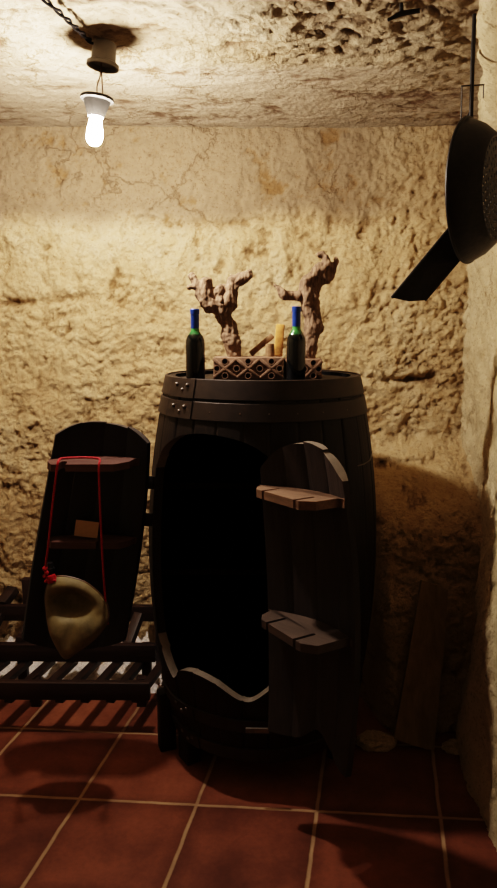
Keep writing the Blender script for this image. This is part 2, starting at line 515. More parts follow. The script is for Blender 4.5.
def barrel_body():
    cols = [-180.0 + i * 0.5 for i in range(720)]
    NB, NM, NT = 14, 30, 10
    V, F, mi = [], [], []
    th = 0.03
    def ring_r(a, z):
        s = (a + 180.0 + 4) / (360 / 27.0)
        f = abs(s - round(s))
        return Rz(z) - 0.0035 * math.exp(-(f / 0.045) ** 2) + 0.0015 * math.sin(round(s - 0.5) * 2.3)
    rows = NB + NM + NT + 1
    for lay in (0, 1):
        for a in cols:
            zb, zt = interp(BOT, a), interp(TOP, a)
            zs = [ZB0 + (zb - ZB0) * k / NB for k in range(NB)] + [zb + (zt - zb) * k / NM for k in range(NM)] + [zt + (ZB1 - zt) * k / NT for k in range(NT + 1)]
            for z in zs:
                r = ring_r(a, z) - (th if lay else 0)
                q = R(a)
                V.append((r * math.sin(q), -r * math.cos(q), z))
    n = len(cols)
    off = n * rows
    for i in range(n):
        j = (i + 1) % n
        opn = TH0 <= cols[i] < TH1
        for k in range(rows - 1):
            if opn and NB <= k < NB + NM:
                continue
            F.append((i * rows + k, j * rows + k, j * rows + k + 1, i * rows + k + 1)); mi.append(0)
            F.append((off + i * rows + k + 1, off + j * rows + k + 1, off + j * rows + k, off + i * rows + k)); mi.append(1)
        for k in (0, rows - 1):
            F.append((i * rows + k, off + i * rows + k, off + j * rows + k, j * rows + k)); mi.append(0)
        if opn:
            for k in (NB, NB + NM):
                F.append((i * rows + k, off + i * rows + k, off + j * rows + k, j * rows + k)); mi.append(2)
    for a in (TH0, TH1):
        i = cols.index(a)
        for k in range(NB, NB + NM):
            F.append((i * rows + k, off + i * rows + k, off + i * rows + k + 1, i * rows + k + 1)); mi.append(0)
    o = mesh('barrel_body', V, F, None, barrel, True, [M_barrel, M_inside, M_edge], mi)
    bm = bmesh.new(); bm.from_mesh(o.data)
    bmesh.ops.recalc_face_normals(bm, faces=bm.faces)
    for e in bm.edges:
        if len(e.link_faces) == 2 and e.calc_face_angle(0) > R(40): e.smooth = False
    bm.to_mesh(o.data); bm.free()
barrel_body()

def hoop(z0, z1, extra=0.0025):
    b = MB()
    prof = [(Rz(z0) + extra, z0), (Rz(z0) + extra + 0.003, z0 + 0.002), (Rz(z1) + extra + 0.003, z1 - 0.002), (Rz(z1) + extra, z1), (Rz(z1) - 0.002, z1), (Rz(z0) - 0.002, z0)]
    b.lathe(prof, 96, closed=True)
    o = b.build('hoop', M_hoop, barrel)
    # lap joint with rivets on the left front
    zc = (z0 + z1) / 2
    a = -47
    lap = MB()
    vs = []
    for lay in (0.0035, 0.0065):
        for aa in (a - 13, a - 6, a + 1, a + 8):
            for z in (z0 + 0.001, z1 - 0.001):
                r = Rz(z) + extra + lay
                vs.append((r * math.sin(R(aa)), -r * math.cos(R(aa)), z))
    fs = []
    for i in range(3):
        fs.append((8 + 2 * i, 8 + 2 * i + 2, 8 + 2 * i + 3, 8 + 2 * i + 1))
        fs.append((2 * i + 1, 2 * i + 3, 8 + 2 * i + 3, 8 + 2 * i + 1))
        fs.append((2 * i, 2 * i + 2, 8 + 2 * i + 2, 8 + 2 * i))
    fs.append((6, 7, 15, 14)); fs.append((0, 1, 9, 8))
    lap.add(vs, fs)
    lap.build('hoop_lap', M_hoop, o)
    for da, dz in ((-6, 0.010), (-6 + 5, -0.006), (3, 0.010)):
        aa = R(a + da); r = Rz(zc) + extra + 0.0075
        m = Matrix.Translation((r * math.sin(aa), -r * math.cos(aa), zc + dz)) @ Matrix.Rotation(aa, 4, 'Z') @ Matrix.Rotation(PI / 2, 4, 'X')
        MB().lathe([(0.0001, 0.005), (0.004, 0.004), (0.0065, 0.0), (0.0065, -0.003)], 12, m).build('rivet', M_rivet, o)
for z0, z1 in ((1.317, 1.379), (1.252, 1.309), (0.225, 0.275), (0.105, 0.16)):
    hoop(z0, z1)
for aa in (-28, -12, 2, 16, 30, 47):                     # nails between the hoops
    q = R(aa); r = Rz(1.285) + 0.0065
    m = Matrix.Translation((r * math.sin(q), -r * math.cos(q), 1.278)) @ Matrix.Rotation(q, 4, 'Z') @ Matrix.Rotation(PI / 2, 4, 'X')
    MB().lathe([(0.0001, 0.002), (0.0025, 0.001), (0.003, -0.002)], 10, m).build('nail', M_rivet, barrel)

def head(z, name):
    b = MB()
    r = Rz(z) - 0.027
    b.lathe([(0.0001, z - 0.02), (r, z - 0.02), (r, z), (0.0001, z)], 64)
    b.build(name, M_barrel, barrel)
head(1.363, 'barrel_top'); head(0.15, 'barrel_bottom')
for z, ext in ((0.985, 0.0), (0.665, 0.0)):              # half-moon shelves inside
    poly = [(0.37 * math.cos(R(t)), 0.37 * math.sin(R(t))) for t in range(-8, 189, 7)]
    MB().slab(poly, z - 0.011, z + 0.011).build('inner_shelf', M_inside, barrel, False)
for ang in (-122, -238 + 180, 58 + 5, 122):
    q = R(ang)
    rot = Matrix.Rotation(q, 3, 'Z')
    MB().box((0.31 * math.sin(q), -0.31 * math.cos(q), 0.06), (0.075, 0.055, 0.12), rot, bev=0.006).build('leg', M_barrel, barrel)
# low leg bracket seen on the left
MB().box((-0.352, -0.095, 0.115), (0.05, 0.06, 0.23), Matrix.Rotation(R(-70), 3, 'Z'), bev=0.006).build('leg', M_barrel, barrel)

def door(nm, loc, rz, tilt, w_deg, zb_fn, zt_fn, mat, label, n_st=4, edge=None, skew=None):
    """curved door leaf: local x = width, y = outward; several staves in one mesh"""
    b = MB()
    th = 0.027
    half = w_deg / 2
    for s in range(n_st):
        a0 = -half + s * w_deg / n_st + 0.02
        a1 = -half + (s + 1) * w_deg / n_st - 0.02
        dz = 0.006 * random.uniform(-1, 1)
        na, nz = 6, 20
        vs = []
        for lay in (0, 1):
            for i in range(na + 1):
                a = a0 + (a1 - a0) * i / na
                zb, zt = zb_fn(a / half), zt_fn(a / half) + dz
                for k in range(nz + 1):
                    z = zb + (zt - zb) * k / nz
                    g = 0.005 if i in (0, na) else (0.0012 if i in (1, na - 1) else 0.0)
                    r = Rz(z) - (th - g if lay else g)
                    a2 = a + (skew(a / half, z) if skew else 0)
                    vs.append((r * math.sin(R(a2)), r * math.cos(R(a2)) - RB, z))
        st = nz + 1
        o2 = (na + 1) * st
        for lay, base in ((0, 0), (1, o2)):
            b.add([], [])
        fs, mm = [], []
        for i in range(na):
            for k in range(nz):
                fs.append((i * st + k, (i + 1) * st + k, (i + 1) * st + k + 1, i * st + k + 1)); mm.append(0)
                fs.append((o2 + i * st + k + 1, o2 + (i + 1) * st + k + 1, o2 + (i + 1) * st + k, o2 + i * st + k)); mm.append(0)
            for k in (0, nz):
                fs.append((i * st + k, o2 + i * st + k, o2 + (i + 1) * st + k, (i + 1) * st + k)); mm.append(1)
        for i in (0, na):
            for k in range(nz):
                fs.append((i * st + k, o2 + i * st + k, o2 + i * st + k + 1, i * st + k + 1)); mm.append(0)
        k0 = len(b.v)
        b.v += [Vector(v) for v in vs]
        b.f += [tuple(i + k0 for i in f) for f in fs]
        b.m += mm
    o = b.build(nm, None, barrel, True, [mat, edge or M_edge], 35)
    o.rotation_mode = 'QUATERNION'
    # tilt about the leaf's own depth axis, pivot at the hinge height
    piv = Vector((0, 0, 0.8))
    M = Matrix.Rotation(rz, 4, 'Z') @ Matrix.Translation(piv) @ Matrix.Rotation(tilt, 4, 'Y') @ Matrix.Translation(-piv)
    M = Matrix.Translation(Vector(loc) - Vector((BX, BY, 0))) @ M
    o.location, o.rotation_quaternion, _ = M.decompose()
    if label: o['label'] = label
    return o

def shelf(parent, z, front, mat, notches, th=0.024, w=0.165, name='shelf', dip=0.0, roll=0.0):
    """front: list of (u,d) along the front edge from left to right, d = distance out of the door"""
    back = []
    for i in range(9):
        u = w - 2 * w * i / 8
        back.append((u, math.sqrt(max(0, (Rz(z) - 0.028) ** 2 - u * u)) - RB))
    fr = []
    for (u, d) in front:
        fr.append((u, -d - 0.03))
    # carve the slots into the front edge
    pts = []
    for i, p in enumerate(fr):
        pts.append(p)
        if i + 1 < len(fr):
            q = fr[i + 1]
            for (u, ln, wd, sk) in notches:
                if p[0] < u - wd and u + wd < q[0]:
                    t0 = (u - wd - p[0]) / (q[0] - p[0]); t1 = (u + wd - p[0]) / (q[0] - p[0])
                    y0 = p[1] + (q[1] - p[1]) * t0; y1 = p[1] + (q[1] - p[1]) * t1
                    pts.append((u - wd, y0))
                    for k in range(5):
                        a = PI - PI * k / 4
                        pts.append((u + sk + wd * math.cos(a), max(y0, y1) + ln + wd * math.sin(a)))
                    pts.append((u + wd, y1))
    b = MB()
    b.slab(pts + back, z - th, z)
    for v in b.v:
        v.z += v.y * dip + v.x * roll
    return b.build(name, mat, parent, False)

# right leaf: hinged on the right jamb of the opening, swung far out
rd = door('door', (0.216, 1.925, 0.0), R(-48), R(-3.0), 52,
          lambda t: 0.315 + 0.055 * math.exp(-((t - 0.12) / 0.33) ** 2) - 0.012 * sm(0.4, 1, t),
          lambda t: 1.222 - 0.085 * abs(t) ** 2.4, M_door, 'right-hand curved door with two notched brown shelves')
up_front = [(-0.158, 0.02), (-0.150, 0.078), (-0.125, 0.105), (0.085, 0.148), (0.125, 0.125), (0.15, 0.03)]
shelf(rd, 1.085, up_front, M_shelf, [(-0.09, 0.065, 0.006, 0.014), (0.066, 0.055, 0.006, 0.014)])
lo_front = [(-0.158, 0.02), (-0.148, 0.078), (-0.122, 0.105), (0.08, 0.150), (0.125, 0.13), (0.15, 0.03)]
s2 = shelf(rd, 0.695, lo_front, M_shelf_shaded, [(-0.09, 0.06, 0.006, 0.014), (0.05, 0.062, 0.006, 0.014)])
# left leaf: hinged at the barrel's left side, facing the room
ld = door('door', (-0.532, 2.325, 0.0), R(0), R(4.5), 52,
          lambda t: 0.415 + 0.05 * t * t, lambda t: 1.235 - 0.055 * abs(t) ** 2.6, M_doorl, 'left-hand black curved door with two shelves', edge=M_edge_dark, skew=lambda t, z: -9.0 * (0.95 - z) / 0.5 * (0.9 - 0.1 * t))
shelf(ld, 1.125, [(-0.148, 0.02), (-0.15, 0.075), (-0.13, 0.105), (0.075, 0.11), (0.12, 0.085), (0.143, 0.03)], M_shelf_red, [(-0.095, 0.02, 0.012, 0.0)], 0.024, 0.148, dip=0.16, roll=0.09)
shelf(ld, 0.835, [(-0.148, 0.02), (-0.145, 0.07), (-0.125, 0.092), (0.10, 0.092), (0.13, 0.06), (0.143, 0.03)], M_shelf_red, [(0.03, 0.04, 0.006, 0.0)], 0.022, 0.148, roll=0.07)
for z in (1.035, 0.905):
    hb = MB().box((0.178, -0.04, z), (0.022, 0.008, 0.045), bev=0.002).tube([(0.19, -0.036, z - 0.022), (0.19, -0.036, z + 0.022)], 0.006)
    hb.build('hinge', M_iron, ld)
MB().tube([(-0.07, -0.055, 1.2), (-0.07, -0.065, 1.2)], [0.004, 0.005]).build('screw', M_steel, ld)
for u, z in ((0.025, 0.93), (0.06, 1.17), (0.01, 0.36)):
    MB().tube([(u, -0.025, z), (u, -0.034, z)], [0.0035, 0.0035]).build('screw', M_steel, rd)
# metal strap on the barrel at the foot of the right door and wire hook above
MB().box((-0.022, -0.405, 0.262), (0.075, 0.006, 0.018), Matrix.Rotation(R(-2), 3, 'Z'), bev=0.001).build('metal_strap', M_steel, barrel)
MB().tube([(0.30, -0.27, 1.10), (0.322, -0.262, 1.105), (0.342, -0.25, 1.115), (0.35, -0.24, 1.135)], 0.002, 6).build('wire_hook', M_steel, barrel)

# ------------------------------------------------------------------ bottles on the barrel
def bottle(loc, h, label):
    t = thing('wine_bottle', label, 'bottle', loc, group='small wine bottles on the barrel')
    k = h / 0.235
    prof = [(0.0001, 0.004), (0.024, 0.002), (0.0285, 0.0), (0.0305, 0.004), (0.0305, 0.125), (0.0295, 0.137), (0.025, 0.149), (0.018, 0.158), (0.0135, 0.166), (0.0128, 0.18), (0.0125, 0.2)]
    MB().lathe([(r, z * k) for r, z in prof], 36).build('bottle_glass', M_glass, t, True, None, 60)
    cp = [(0.0132, 0.174), (0.0136, 0.174), (0.0136, 0.218), (0.0148, 0.2185), (0.0148, 0.2335), (0.0135, 0.235), (0.0001, 0.2352)]
    MB().lathe([(r, z * k) for r, z in cp], 28).build('foil_capsule', M_caps, t)
    return t
bottle((-0.170, 2.222, 1.3635), 0.232, 'blue-capped dark wine bottle at the left end of the barrel top')
bottle((0.152, 2.222, 1.3635), 0.24, 'blue-capped dark wine bottle in front of the right vine stump')

# ------------------------------------------------------------------ carved blocks and vine stumps
def block(loc, w, d, h, label, rz=0.0, mat=M_block):
    b = MB()
    b.box((0, 0, h / 2), (w, d, h), bev=0.004)
    fy = -d / 2
    n = max(1, round(w / 0.078))
    cw = w / n
    for i in range(n):
        x0, x1 = -w / 2 + i * cw, -w / 2 + (i + 1) * cw
        for (xa, xb) in ((x0, x1), (x1, x0)):
            b.bar((xa, fy - 0.001, 0.006), (xb, fy - 0.001, h - 0.006), 0.010, 0.010, Vector((0, 1, 0)), bev=0.002)
    for i in range(n + 1):
        for (x, z) in ((-w / 2 + i * cw, h / 2),) + (((-w / 2 + (i + 0.5) * cw, h * 0.82), (-w / 2 + (i + 0.5) * cw, h * 0.18)) if i < n else ()):
            x = max(-w / 2 + 0.012, min(w / 2 - 0.012, x))
            m = Matrix.Translation((x, fy - 0.0005, z)) @ Matrix.Rotation(PI / 2, 4, 'X')
            b.lathe([(0.0001, 0.001), (0.0085, 0.001), (0.0085, -0.001)], 16, m, 1)
            b.lathe([(0.0085, 0.0), (0.0088, 0.005), (0.0115, 0.005), (0.012, 0.0)], 16, m, 0)
    o = b.build('carved_block', None, None, True, [mat, M_hole])
    o.location = loc; o.rotation_euler = (0, 0, rz)
    tag(o, label, 'carved block', 'carved blocks under the vine stumps')
    return o
block((0.0, 2.40, 1.3645), 0.235, 0.13, 0.075, 'brown carved lattice block beneath the left vine stump', R(-1))
block((0.187, 2.42, 1.3645), 0.122, 0.13, 0.068, 'dark carved block beneath the right vine stump, behind the bottle', R(2))

def bake(o):
    dg = bpy.context.evaluated_depsgraph_get()
    me = bpy.data.meshes.new_from_object(o.evaluated_get(dg))
    old = o.data
    o.modifiers.clear()
    o.data = me
    bpy.data.meshes.remove(old)
    return o

def smooth_path(pts, rs, n=6):
    P, Q = [], []
    k = len(pts)
    for i in range(k - 1):
        p0, p1, p2, p3 = (Vector(pts[max(0, i - 1)]), Vector(pts[i]), Vector(pts[i + 1]), Vector(pts[min(k - 1, i + 2)]))
        for j in range(n):
            t = j / n
            P.append(0.5 * ((2 * p1) + (p2 - p0) * t + (2 * p0 - 5 * p1 + 4 * p2 - p3) * t * t + (3 * p1 - p0 - 3 * p2 + p3) * t ** 3))
            Q.append(rs[i] + (rs[i + 1] - rs[i]) * t)
    P.append(Vector(pts[-1])); Q.append(rs[-1])
    return P, Q

def vine(loc, branches, lumps, label, seed):
    b = MB()
    for br in branches:
        pts = [(x, y, z) for x, y, z, r in br]
        P, Q = smooth_path(pts, [r for *_, r in br])
        b.tube(P, Q, 12)
    for (x, y, z, r) in lumps:
        m = Matrix.Translation((x, y, z))
        prof = [(max(0.0001, r * math.sin(PI * i / 8)), -r * math.cos(PI * i / 8)) for i in range(9)]
        b.lathe(prof, 12, m)
    o = b.build('vine_stump', M_vine)
    md = o.modifiers.new('r', 'REMESH'); md.mode = 'VOXEL'; md.voxel_size = 0.0032; md.use_smooth_shade = True
    bpy.context.view_layer.update()
    bake(o)
    me = o.data
    me.calc_loop_triangles()
    nr = [v.normal.copy() for v in me.vertices]
    for v, n in zip(me.vertices, nr):
        p = v.co + Vector((seed, 0, 0))
        a = math.atan2(v.co.y, v.co.x - 0.01)
        f = noise.fractal(Vector((p.x * 70, p.y * 70, p.z * 22)), 0.8, 2, 4)
        g = noise.fractal(p * 28, 0.9, 2, 3)
        v.co += n * (0.0045 * f + 0.007 * g)
    o.location = loc
    return tag(o, label, 'vine stump', 'old vine stumps on the barrel')

def V1(px, py, dy, rp):           # drawing units of the left stump -> metres
    return ((px - 232) * 0.0034, dy, (358 - py) * 0.0033, rp * 0.0033)
vine((-0.057, 2.40, 1.455), [
    [V1(234, 362.2, 0, 7), V1(231, 345, 0, 9.5), V1(228, 331, 0.005, 8), V1(224, 320, 0, 8.5), V1(219, 311, -0.005, 10)],
    [V1(224, 320, 0, 8.5), V1(228, 307, 0.005, 8.5), V1(231, 297, 0.01, 8), V1(234, 287, 0.012, 7), V1(243, 282.5, 0.005, 5.5), V1(249, 279, 0, 4), V1(252, 274, 0, 2.2)],
    [V1(219, 311, -0.005, 10), V1(210, 308, -0.012, 8.5), V1(204, 299, -0.016, 8), V1(203, 291, -0.012, 7), V1(196, 287, -0.01, 4.5), V1(190.5, 279.5, -0.005, 3)],
    [V1(204, 296, -0.01, 6), V1(197, 292.5, -0.02, 4), V1(188, 292, -0.024, 3.2)],
    [V1(213, 306, 0.0, 7), V1(216, 298, 0.0, 7), V1(222, 294, 0.005, 5), V1(226, 292, 0.01, 3)],
], [V1(207, 288, -0.012, 6.5), V1(232, 350, -0.004, 9), V1(211, 311, -0.012, 7.5)], 'gnarled grey-brown vine stump with spread arms, left one on the barrel', 3.0)

def V2(px, py, dy, rp):
    return ((px - 315) * 0.0034, dy, (362 - py) * 0.0033, rp * 0.0033)
vine((0.219, 2.425, 1.449), [
    [V2(311, 366, 0, 7.5), V2(314, 350, 0, 8), V2(317, 335, 0, 9.5), V2(314, 317, 0.004, 10), V2(312, 302, 0, 10), V2(309, 290, -0.005, 7.5), V2(315, 282, -0.008, 5.5), V2(324, 275, -0.01, 6), V2(330, 271, -0.01, 6), V2(326, 263, -0.01, 3.6), V2(318, 259.5, -0.01, 1.6)],
    [V2(314, 300, 0.006, 9.5), V2(320, 288, 0.008, 8), V2(330, 283, 0.006, 6), V2(336, 275, 0.004, 4.5), V2(339.5, 263, 0.004, 2)],
    [V2(310, 304, -0.004, 6), V2(298, 302, -0.008, 5), V2(287, 302, -0.012, 5.2), V2(282, 296, -0.012, 3), V2(276, 290, -0.012, 1.6)],
], [V2(313, 309, 0, 10), V2(325, 280, 0, 7)], 'tall vine stump with hooked top, right one on the barrel', 9.0)

# small bits of wood standing behind the bottle
o = MB().box((0, 0, 0.055), (0.03, 0.022, 0.11), Matrix.Rotation(R(4), 3, 'Y'), bev=0.005).build('wood_chip', M_chip)
o.location = (0.107, 2.43, 1.440); tag(o, 'upright ochre wood chip between the two vine stumps', 'wood chip')
o = MB().lathe([(0.0001, 0), (0.0155, 0), (0.016, 0.02), (0.0145, 0.043), (0.0001, 0.045)], 14).build('wood_stub', M_bark)
o.location = (0.074, 2.39, 1.440); tag(o, 'short round brown wood stub on the left carved block', 'wood stub')
o = MB().bar((-0.048, 0.0, 0.006), (0.03, 0.0, 0.072), 0.02, 0.016, Vector((0, 1, 0)), bev=0.004).build('bark_piece', M_bark)
o.location = (0.055, 2.44, 1.440); tag(o, 'slanting grey-brown bark sliver beside the ochre wood chip', 'bark')

# ------------------------------------------------------------------ slatted rack
rack = thing('slatted_rack', 'low dark red-brown slatted wooden rack under the black left door', 'rack', (-0.7, 2.6, 0))
def rk(x, y, z): return (x + 0.7, y - 2.6, z)
def rail(y, x0, x1, z0, z1, sl=-0.012):
    b = MB().bar(rk(x0, y - sl * 0.5, (z0 + z1) / 2), rk(x1, y + sl * 0.5, (z0 + z1) / 2), 0.032, z1 - z0, bev=0.004)
    b.build('rail', M_rack, rack)
rail(2.445, -1.45, -0.375, 0.142, 0.212)
rail(2.765, -1.45, -0.395, 0.135, 0.212)
rail(2.915, -1.45, -0.36, 0.252, 0.322)
for i in range(10):
    x = -1.22 + i * 0.098
    b = MB()
    b.bar(rk(x, 2.46, 0.125), rk(x + 0.075, 2.80, 0.116), 0.034, 0.026, bev=0.003)
    b.build('slat', M_slat, rack)
for i in range(7):
    x = -1.3 + i * 0.155
    MB().bar(rk(x, 2.78, 0.178), rk(x + 0.04, 2.90, 0.285), 0.042, 0.036, bev=0.003).build('slat', M_slat, rack)
for i in range(3):
    x = -1.27 + i * 0.165
    MB().bar(rk(x, 2.93, 0.318), rk(x + 0.03, 3.01, 0.36), 0.05, 0.036, bev=0.003).build('slat', M_slat, rack)
for x, y, h in ((-0.875, 2.64, 0.125), (-0.975, 2.79, 0.235), (-1.0, 2.975, 0.425), (-0.44, 2.64, 0.125), (-0.44, 2.79, 0.2), (-0.40, 2.94, 0.24)):
    MB().box(rk(x, y, h / 2), (0.04, 0.035, h), bev=0.004).build('post', M_rack, rack)

# ------------------------------------------------------------------ wineskin hanging from the left door's shelf
bota = thing('wineskin', 'olive leather wineskin on a red cord, hanging from the left door shelf', 'wineskin', (-0.56, 2.12, 0.62))
def bagpt(px, py): return ((px - 75) * 0.00318, (615 - py) * 0.00318)
outl = [bagpt(*p) for p in ((108, 612), (106, 602), (98, 591), (86, 581), (72, 576), (60, 574.5), (51, 578), (46, 589), (44.5, 602), (46, 618), (51, 633), (59, 646), (67.5, 655), (77, 650), (88, 643), (99, 634), (107, 623))]
def bag_mesh():
    n = len(outl)
    K = 72
    # closed catmull outline
    ring = []
    for i in range(K):
        t = i / K * n
        j = int(t); f = t - j
        p = [Vector((*outl[(j + d) % n], 0)) for d in (-1, 0, 1, 2)]
        ring.append(0.5 * ((2 * p[1]) + (p[2] - p[0]) * f + (2 * p[0] - 5 * p[1] + 4 * p[2] - p[3]) * f * f + (3 * p[1] - p[0] - 3 * p[2] + p[3]) * f ** 3))
    c = Vector(bagpt(75, 617)).to_3d()
    V, F = [], []
    L = 22
    for side in (-1, 1):
        for l in range(L + 1):
            rho = math.sin(PI / 2 * l / L)
            for q in ring:
                p = c + (q - c) * rho
                d = 0.045 * math.sqrt(max(0, 1 - rho ** 2.6))
                if side < 0:
                    px, pz = p.x, p.y
                    dent = 0.062 * math.exp(-(((px + 0.010 + 0.3 * (pz - 0.045)) / 0.062) ** 2 + ((pz - 0.045) / 0.040) ** 2) ** 1.6)
                    dent += 0.014 * math.exp(-(((px + 0.002) / 0.02) ** 2 + ((pz + 0.045) / 0.045) ** 2))
                    d = d * (1.0 + 0.35 * sm(0.02, -0.06, pz)) - dent * (1 - rho ** 12)
                    d += 0.004 * fbm((px * 16, pz * 16, 1), 3)
                V.append((p.x, side * d + 0.38 * min(0.0, p.y - 0.01) * (1 if side < 0 else 0.6 + 0.4 * rho), p.y))
    st = K
    off = (L + 1) * K
    for base, flip in ((0, False), (off, True)):
        for l in range(L):
            for i in range(K):
                f = (base + l * st + i, base + l * st + (i + 1) % K, base + (l + 1) * st + (i + 1) % K, base + (l + 1) * st + i)
                F.append(f[::-1] if flip else f)
    b = MB(); b.add(V, F)
    o = b.build('leather_bag', M_bag, bota, True, None, 0)
    bm = bmesh.new(); bm.from_mesh(o.data)
    bmesh.ops.remove_doubles(bm, verts=bm.verts, dist=0.0004)
    bmesh.ops.recalc_face_normals(bm, faces=bm.faces)
    bm.to_mesh(o.data); bm.free()
    # seam rope round the edge
    MB().tube([Vector((q.x, 0.38 * min(0.0, q.y - 0.01), q.y)) for q in ring + ring[:1]], 0.0035, 6, False).build('seam', M_bagside, bota)
bag_mesh()
def bp(px, py, y=0.0):
    x, z = bagpt(px, py); return (x, y, z)
b = MB()
b.tube(smooth_path([bp(56, 580), bp(53, 577), bp(51, 574)], [0.012, 0.012, 0.012])[0], 0.013, 14)
b.build('neck', M_bagside, bota)
MB().tube([bp(53, 579, -0.006), bp(52, 575, -0.008), bp(51.5, 572, -0.008)], [0.016, 0.017, 0.014], 16).tube([bp(58, 577, -0.018), bp(49, 576, -0.018)], 0.0045, 8).tube([bp(57, 580, -0.014), bp(49, 579, -0.014)], 0.0045, 8).build('cord_binding', M_red, bota)
MB().lathe([(0.0001, 0.02), (0.009, 0.02), (0.010, 0.004), (0.014, 0.003), (0.014, -0.006), (0.009, -0.008), (0.008, -0.022), (0.0001, -0.022)], 18, Matrix.Translation(bp(51, 566.5))).build('spout', M_blackplastic, bota)
# cord: up the left, over the shelf, down the right
P, Q = smooth_path([bp(49, 578, -0.014), bp(47, 566, -0.012), bp(52, 540, -0.02), bp(58, 507, -0.035), bp(66.5, 460, -0.045), bp(67.5, 453.5, -0.03), bp(71, 452, -0.02), bp(90, 451.5, -0.015), bp(104, 452, -0.02), bp(107, 454, -0.03), bp(106.7, 462, -0.045), bp(106, 510, -0.035), bp(105.3, 560, -0.015), bp(105.5, 600, 0.0), bp(107, 626, 0.0)], [0.0032] * 15, 8)
MB().tube(P, 0.0036, 8).build('cord', M_red, bota)
k = MB()
for px, py, r in ((47, 565, 0.0085), (48.5, 569, 0.0075), (46.5, 573, 0.007), (47.5, 578, 0.006)):
    m = Matrix.Translation(bp(px, py, -0.014))
    k.lathe([(max(0.0001, r * math.sin(PI * i / 6)), -r * math.cos(PI * i / 6)) for i in range(7)], 10, m)
k.build('cord_knot', M_red, bota)

# blank card on the lower shelf of the left door
o = MB().box((0, 0, 0.027), (0.078, 0.004, 0.054), Matrix.Rotation(R(7), 3, 'Y') @ Matrix.Rotation(R(-12), 3, 'X')).build('card', M_card, None, False)
o.location = (-0.545, 2.245, 0.842)
tag(o, 'small blank tan card leaning on the lower shelf of the left door', 'card')

# ------------------------------------------------------------------ hanging lamp
LX, LY = -0.443, 2.2
lamp = thing('hanging_lamp', 'bare lit bulb hanging on two wires from a pale ceiling rose', 'lamp', (LX, LY, 2.298))
lamp.scale = (0.88, 0.88, 0.88)
T = Matrix.Translation((0.012, 0, 0)) @ Matrix.Rotation(R(8), 4, 'Y')
MB().lathe([(0.0001, 0.075), (0.038, 0.075), (0.04, 0.05), (0.042, 0.018), (0.054, 0.012), (0.0545, 0.0), (0.05, -0.002), (0.047, 0.002)], 36, T).build('ceiling_rose', M_porc, lamp)
MB().lathe([(0.047, 0.002), (0.040, 0.014), (0.0001, 0.016)], 36, T).build('rose_inside', M_porc_in, lamp)
for s in (-1, 1):
    P, Q = smooth_path([(0.008, 0, 0.03), (0.006 + 0.002 * s, 0, -0.02), (0.0 + 0.009 * s, 0, -0.06), (0.0 + 0.009 * s, 0, -0.088)], [0.002] * 4)
    MB().tube(P, 0.0022, 8).build('wire', M_bagside, lamp)
T2 = Matrix.Rotation(R(6), 4, 'Y')
MB().lathe([(0.0001, -0.086), (0.016, -0.087), (0.054, -0.094), (0.057, -0.099), (0.056, -0.104), (0.046, -0.107), (0.044, -0.112), (0.030, -0.150), (0.027, -0.158), (0.0001, -0.158)], 36, T2).build('lamp_holder', M_holder, lamp)
prof = [(0.0001, -0.252), (0.012, -0.250), (0.021, -0.243), (0.026, -0.231), (0.027, -0.216), (0.0255, -0.198), (0.022, -0.180), (0.019, -0.162), (0.018, -0.156)]
MB().lathe(prof, 28, T2).build('bulb', M_bulb, lamp)

# cable along the ceiling to the rose
pts = [(-0.60, 1.62, 2.352), (-0.55, 1.77, 2.352), (-0.507, 1.925, 2.352), (-0.485, 2.02, 2.352), (-0.468, 2.09, 2.35), (-0.452, 2.15, 2.348)]
P, Q = smooth_path(pts, [0.005] * len(pts), 10)
b = MB()
for ph in (0, PI):
    b.tube([p + Vector((0.005 * math.cos(i * 0.55 + ph), 0.0, 0.004 * math.sin(i * 0.55 + ph))) for i, p in enumerate(P)], 0.0036, 8)
o = b.build('electric_cable', M_cable)
tag(o, 'twisted black electric cable running along the ceiling to the lamp', 'cable')

# ------------------------------------------------------------------ perforated pan on the right
pan = thing('perforated_pan', 'large black perforated iron pan with flat handle hanging at the right wall', 'pan', (0.611, 2.0, 1.907), (0, 0, R(-34)))
pan.scale = (0.91, 0.91, 0.91)
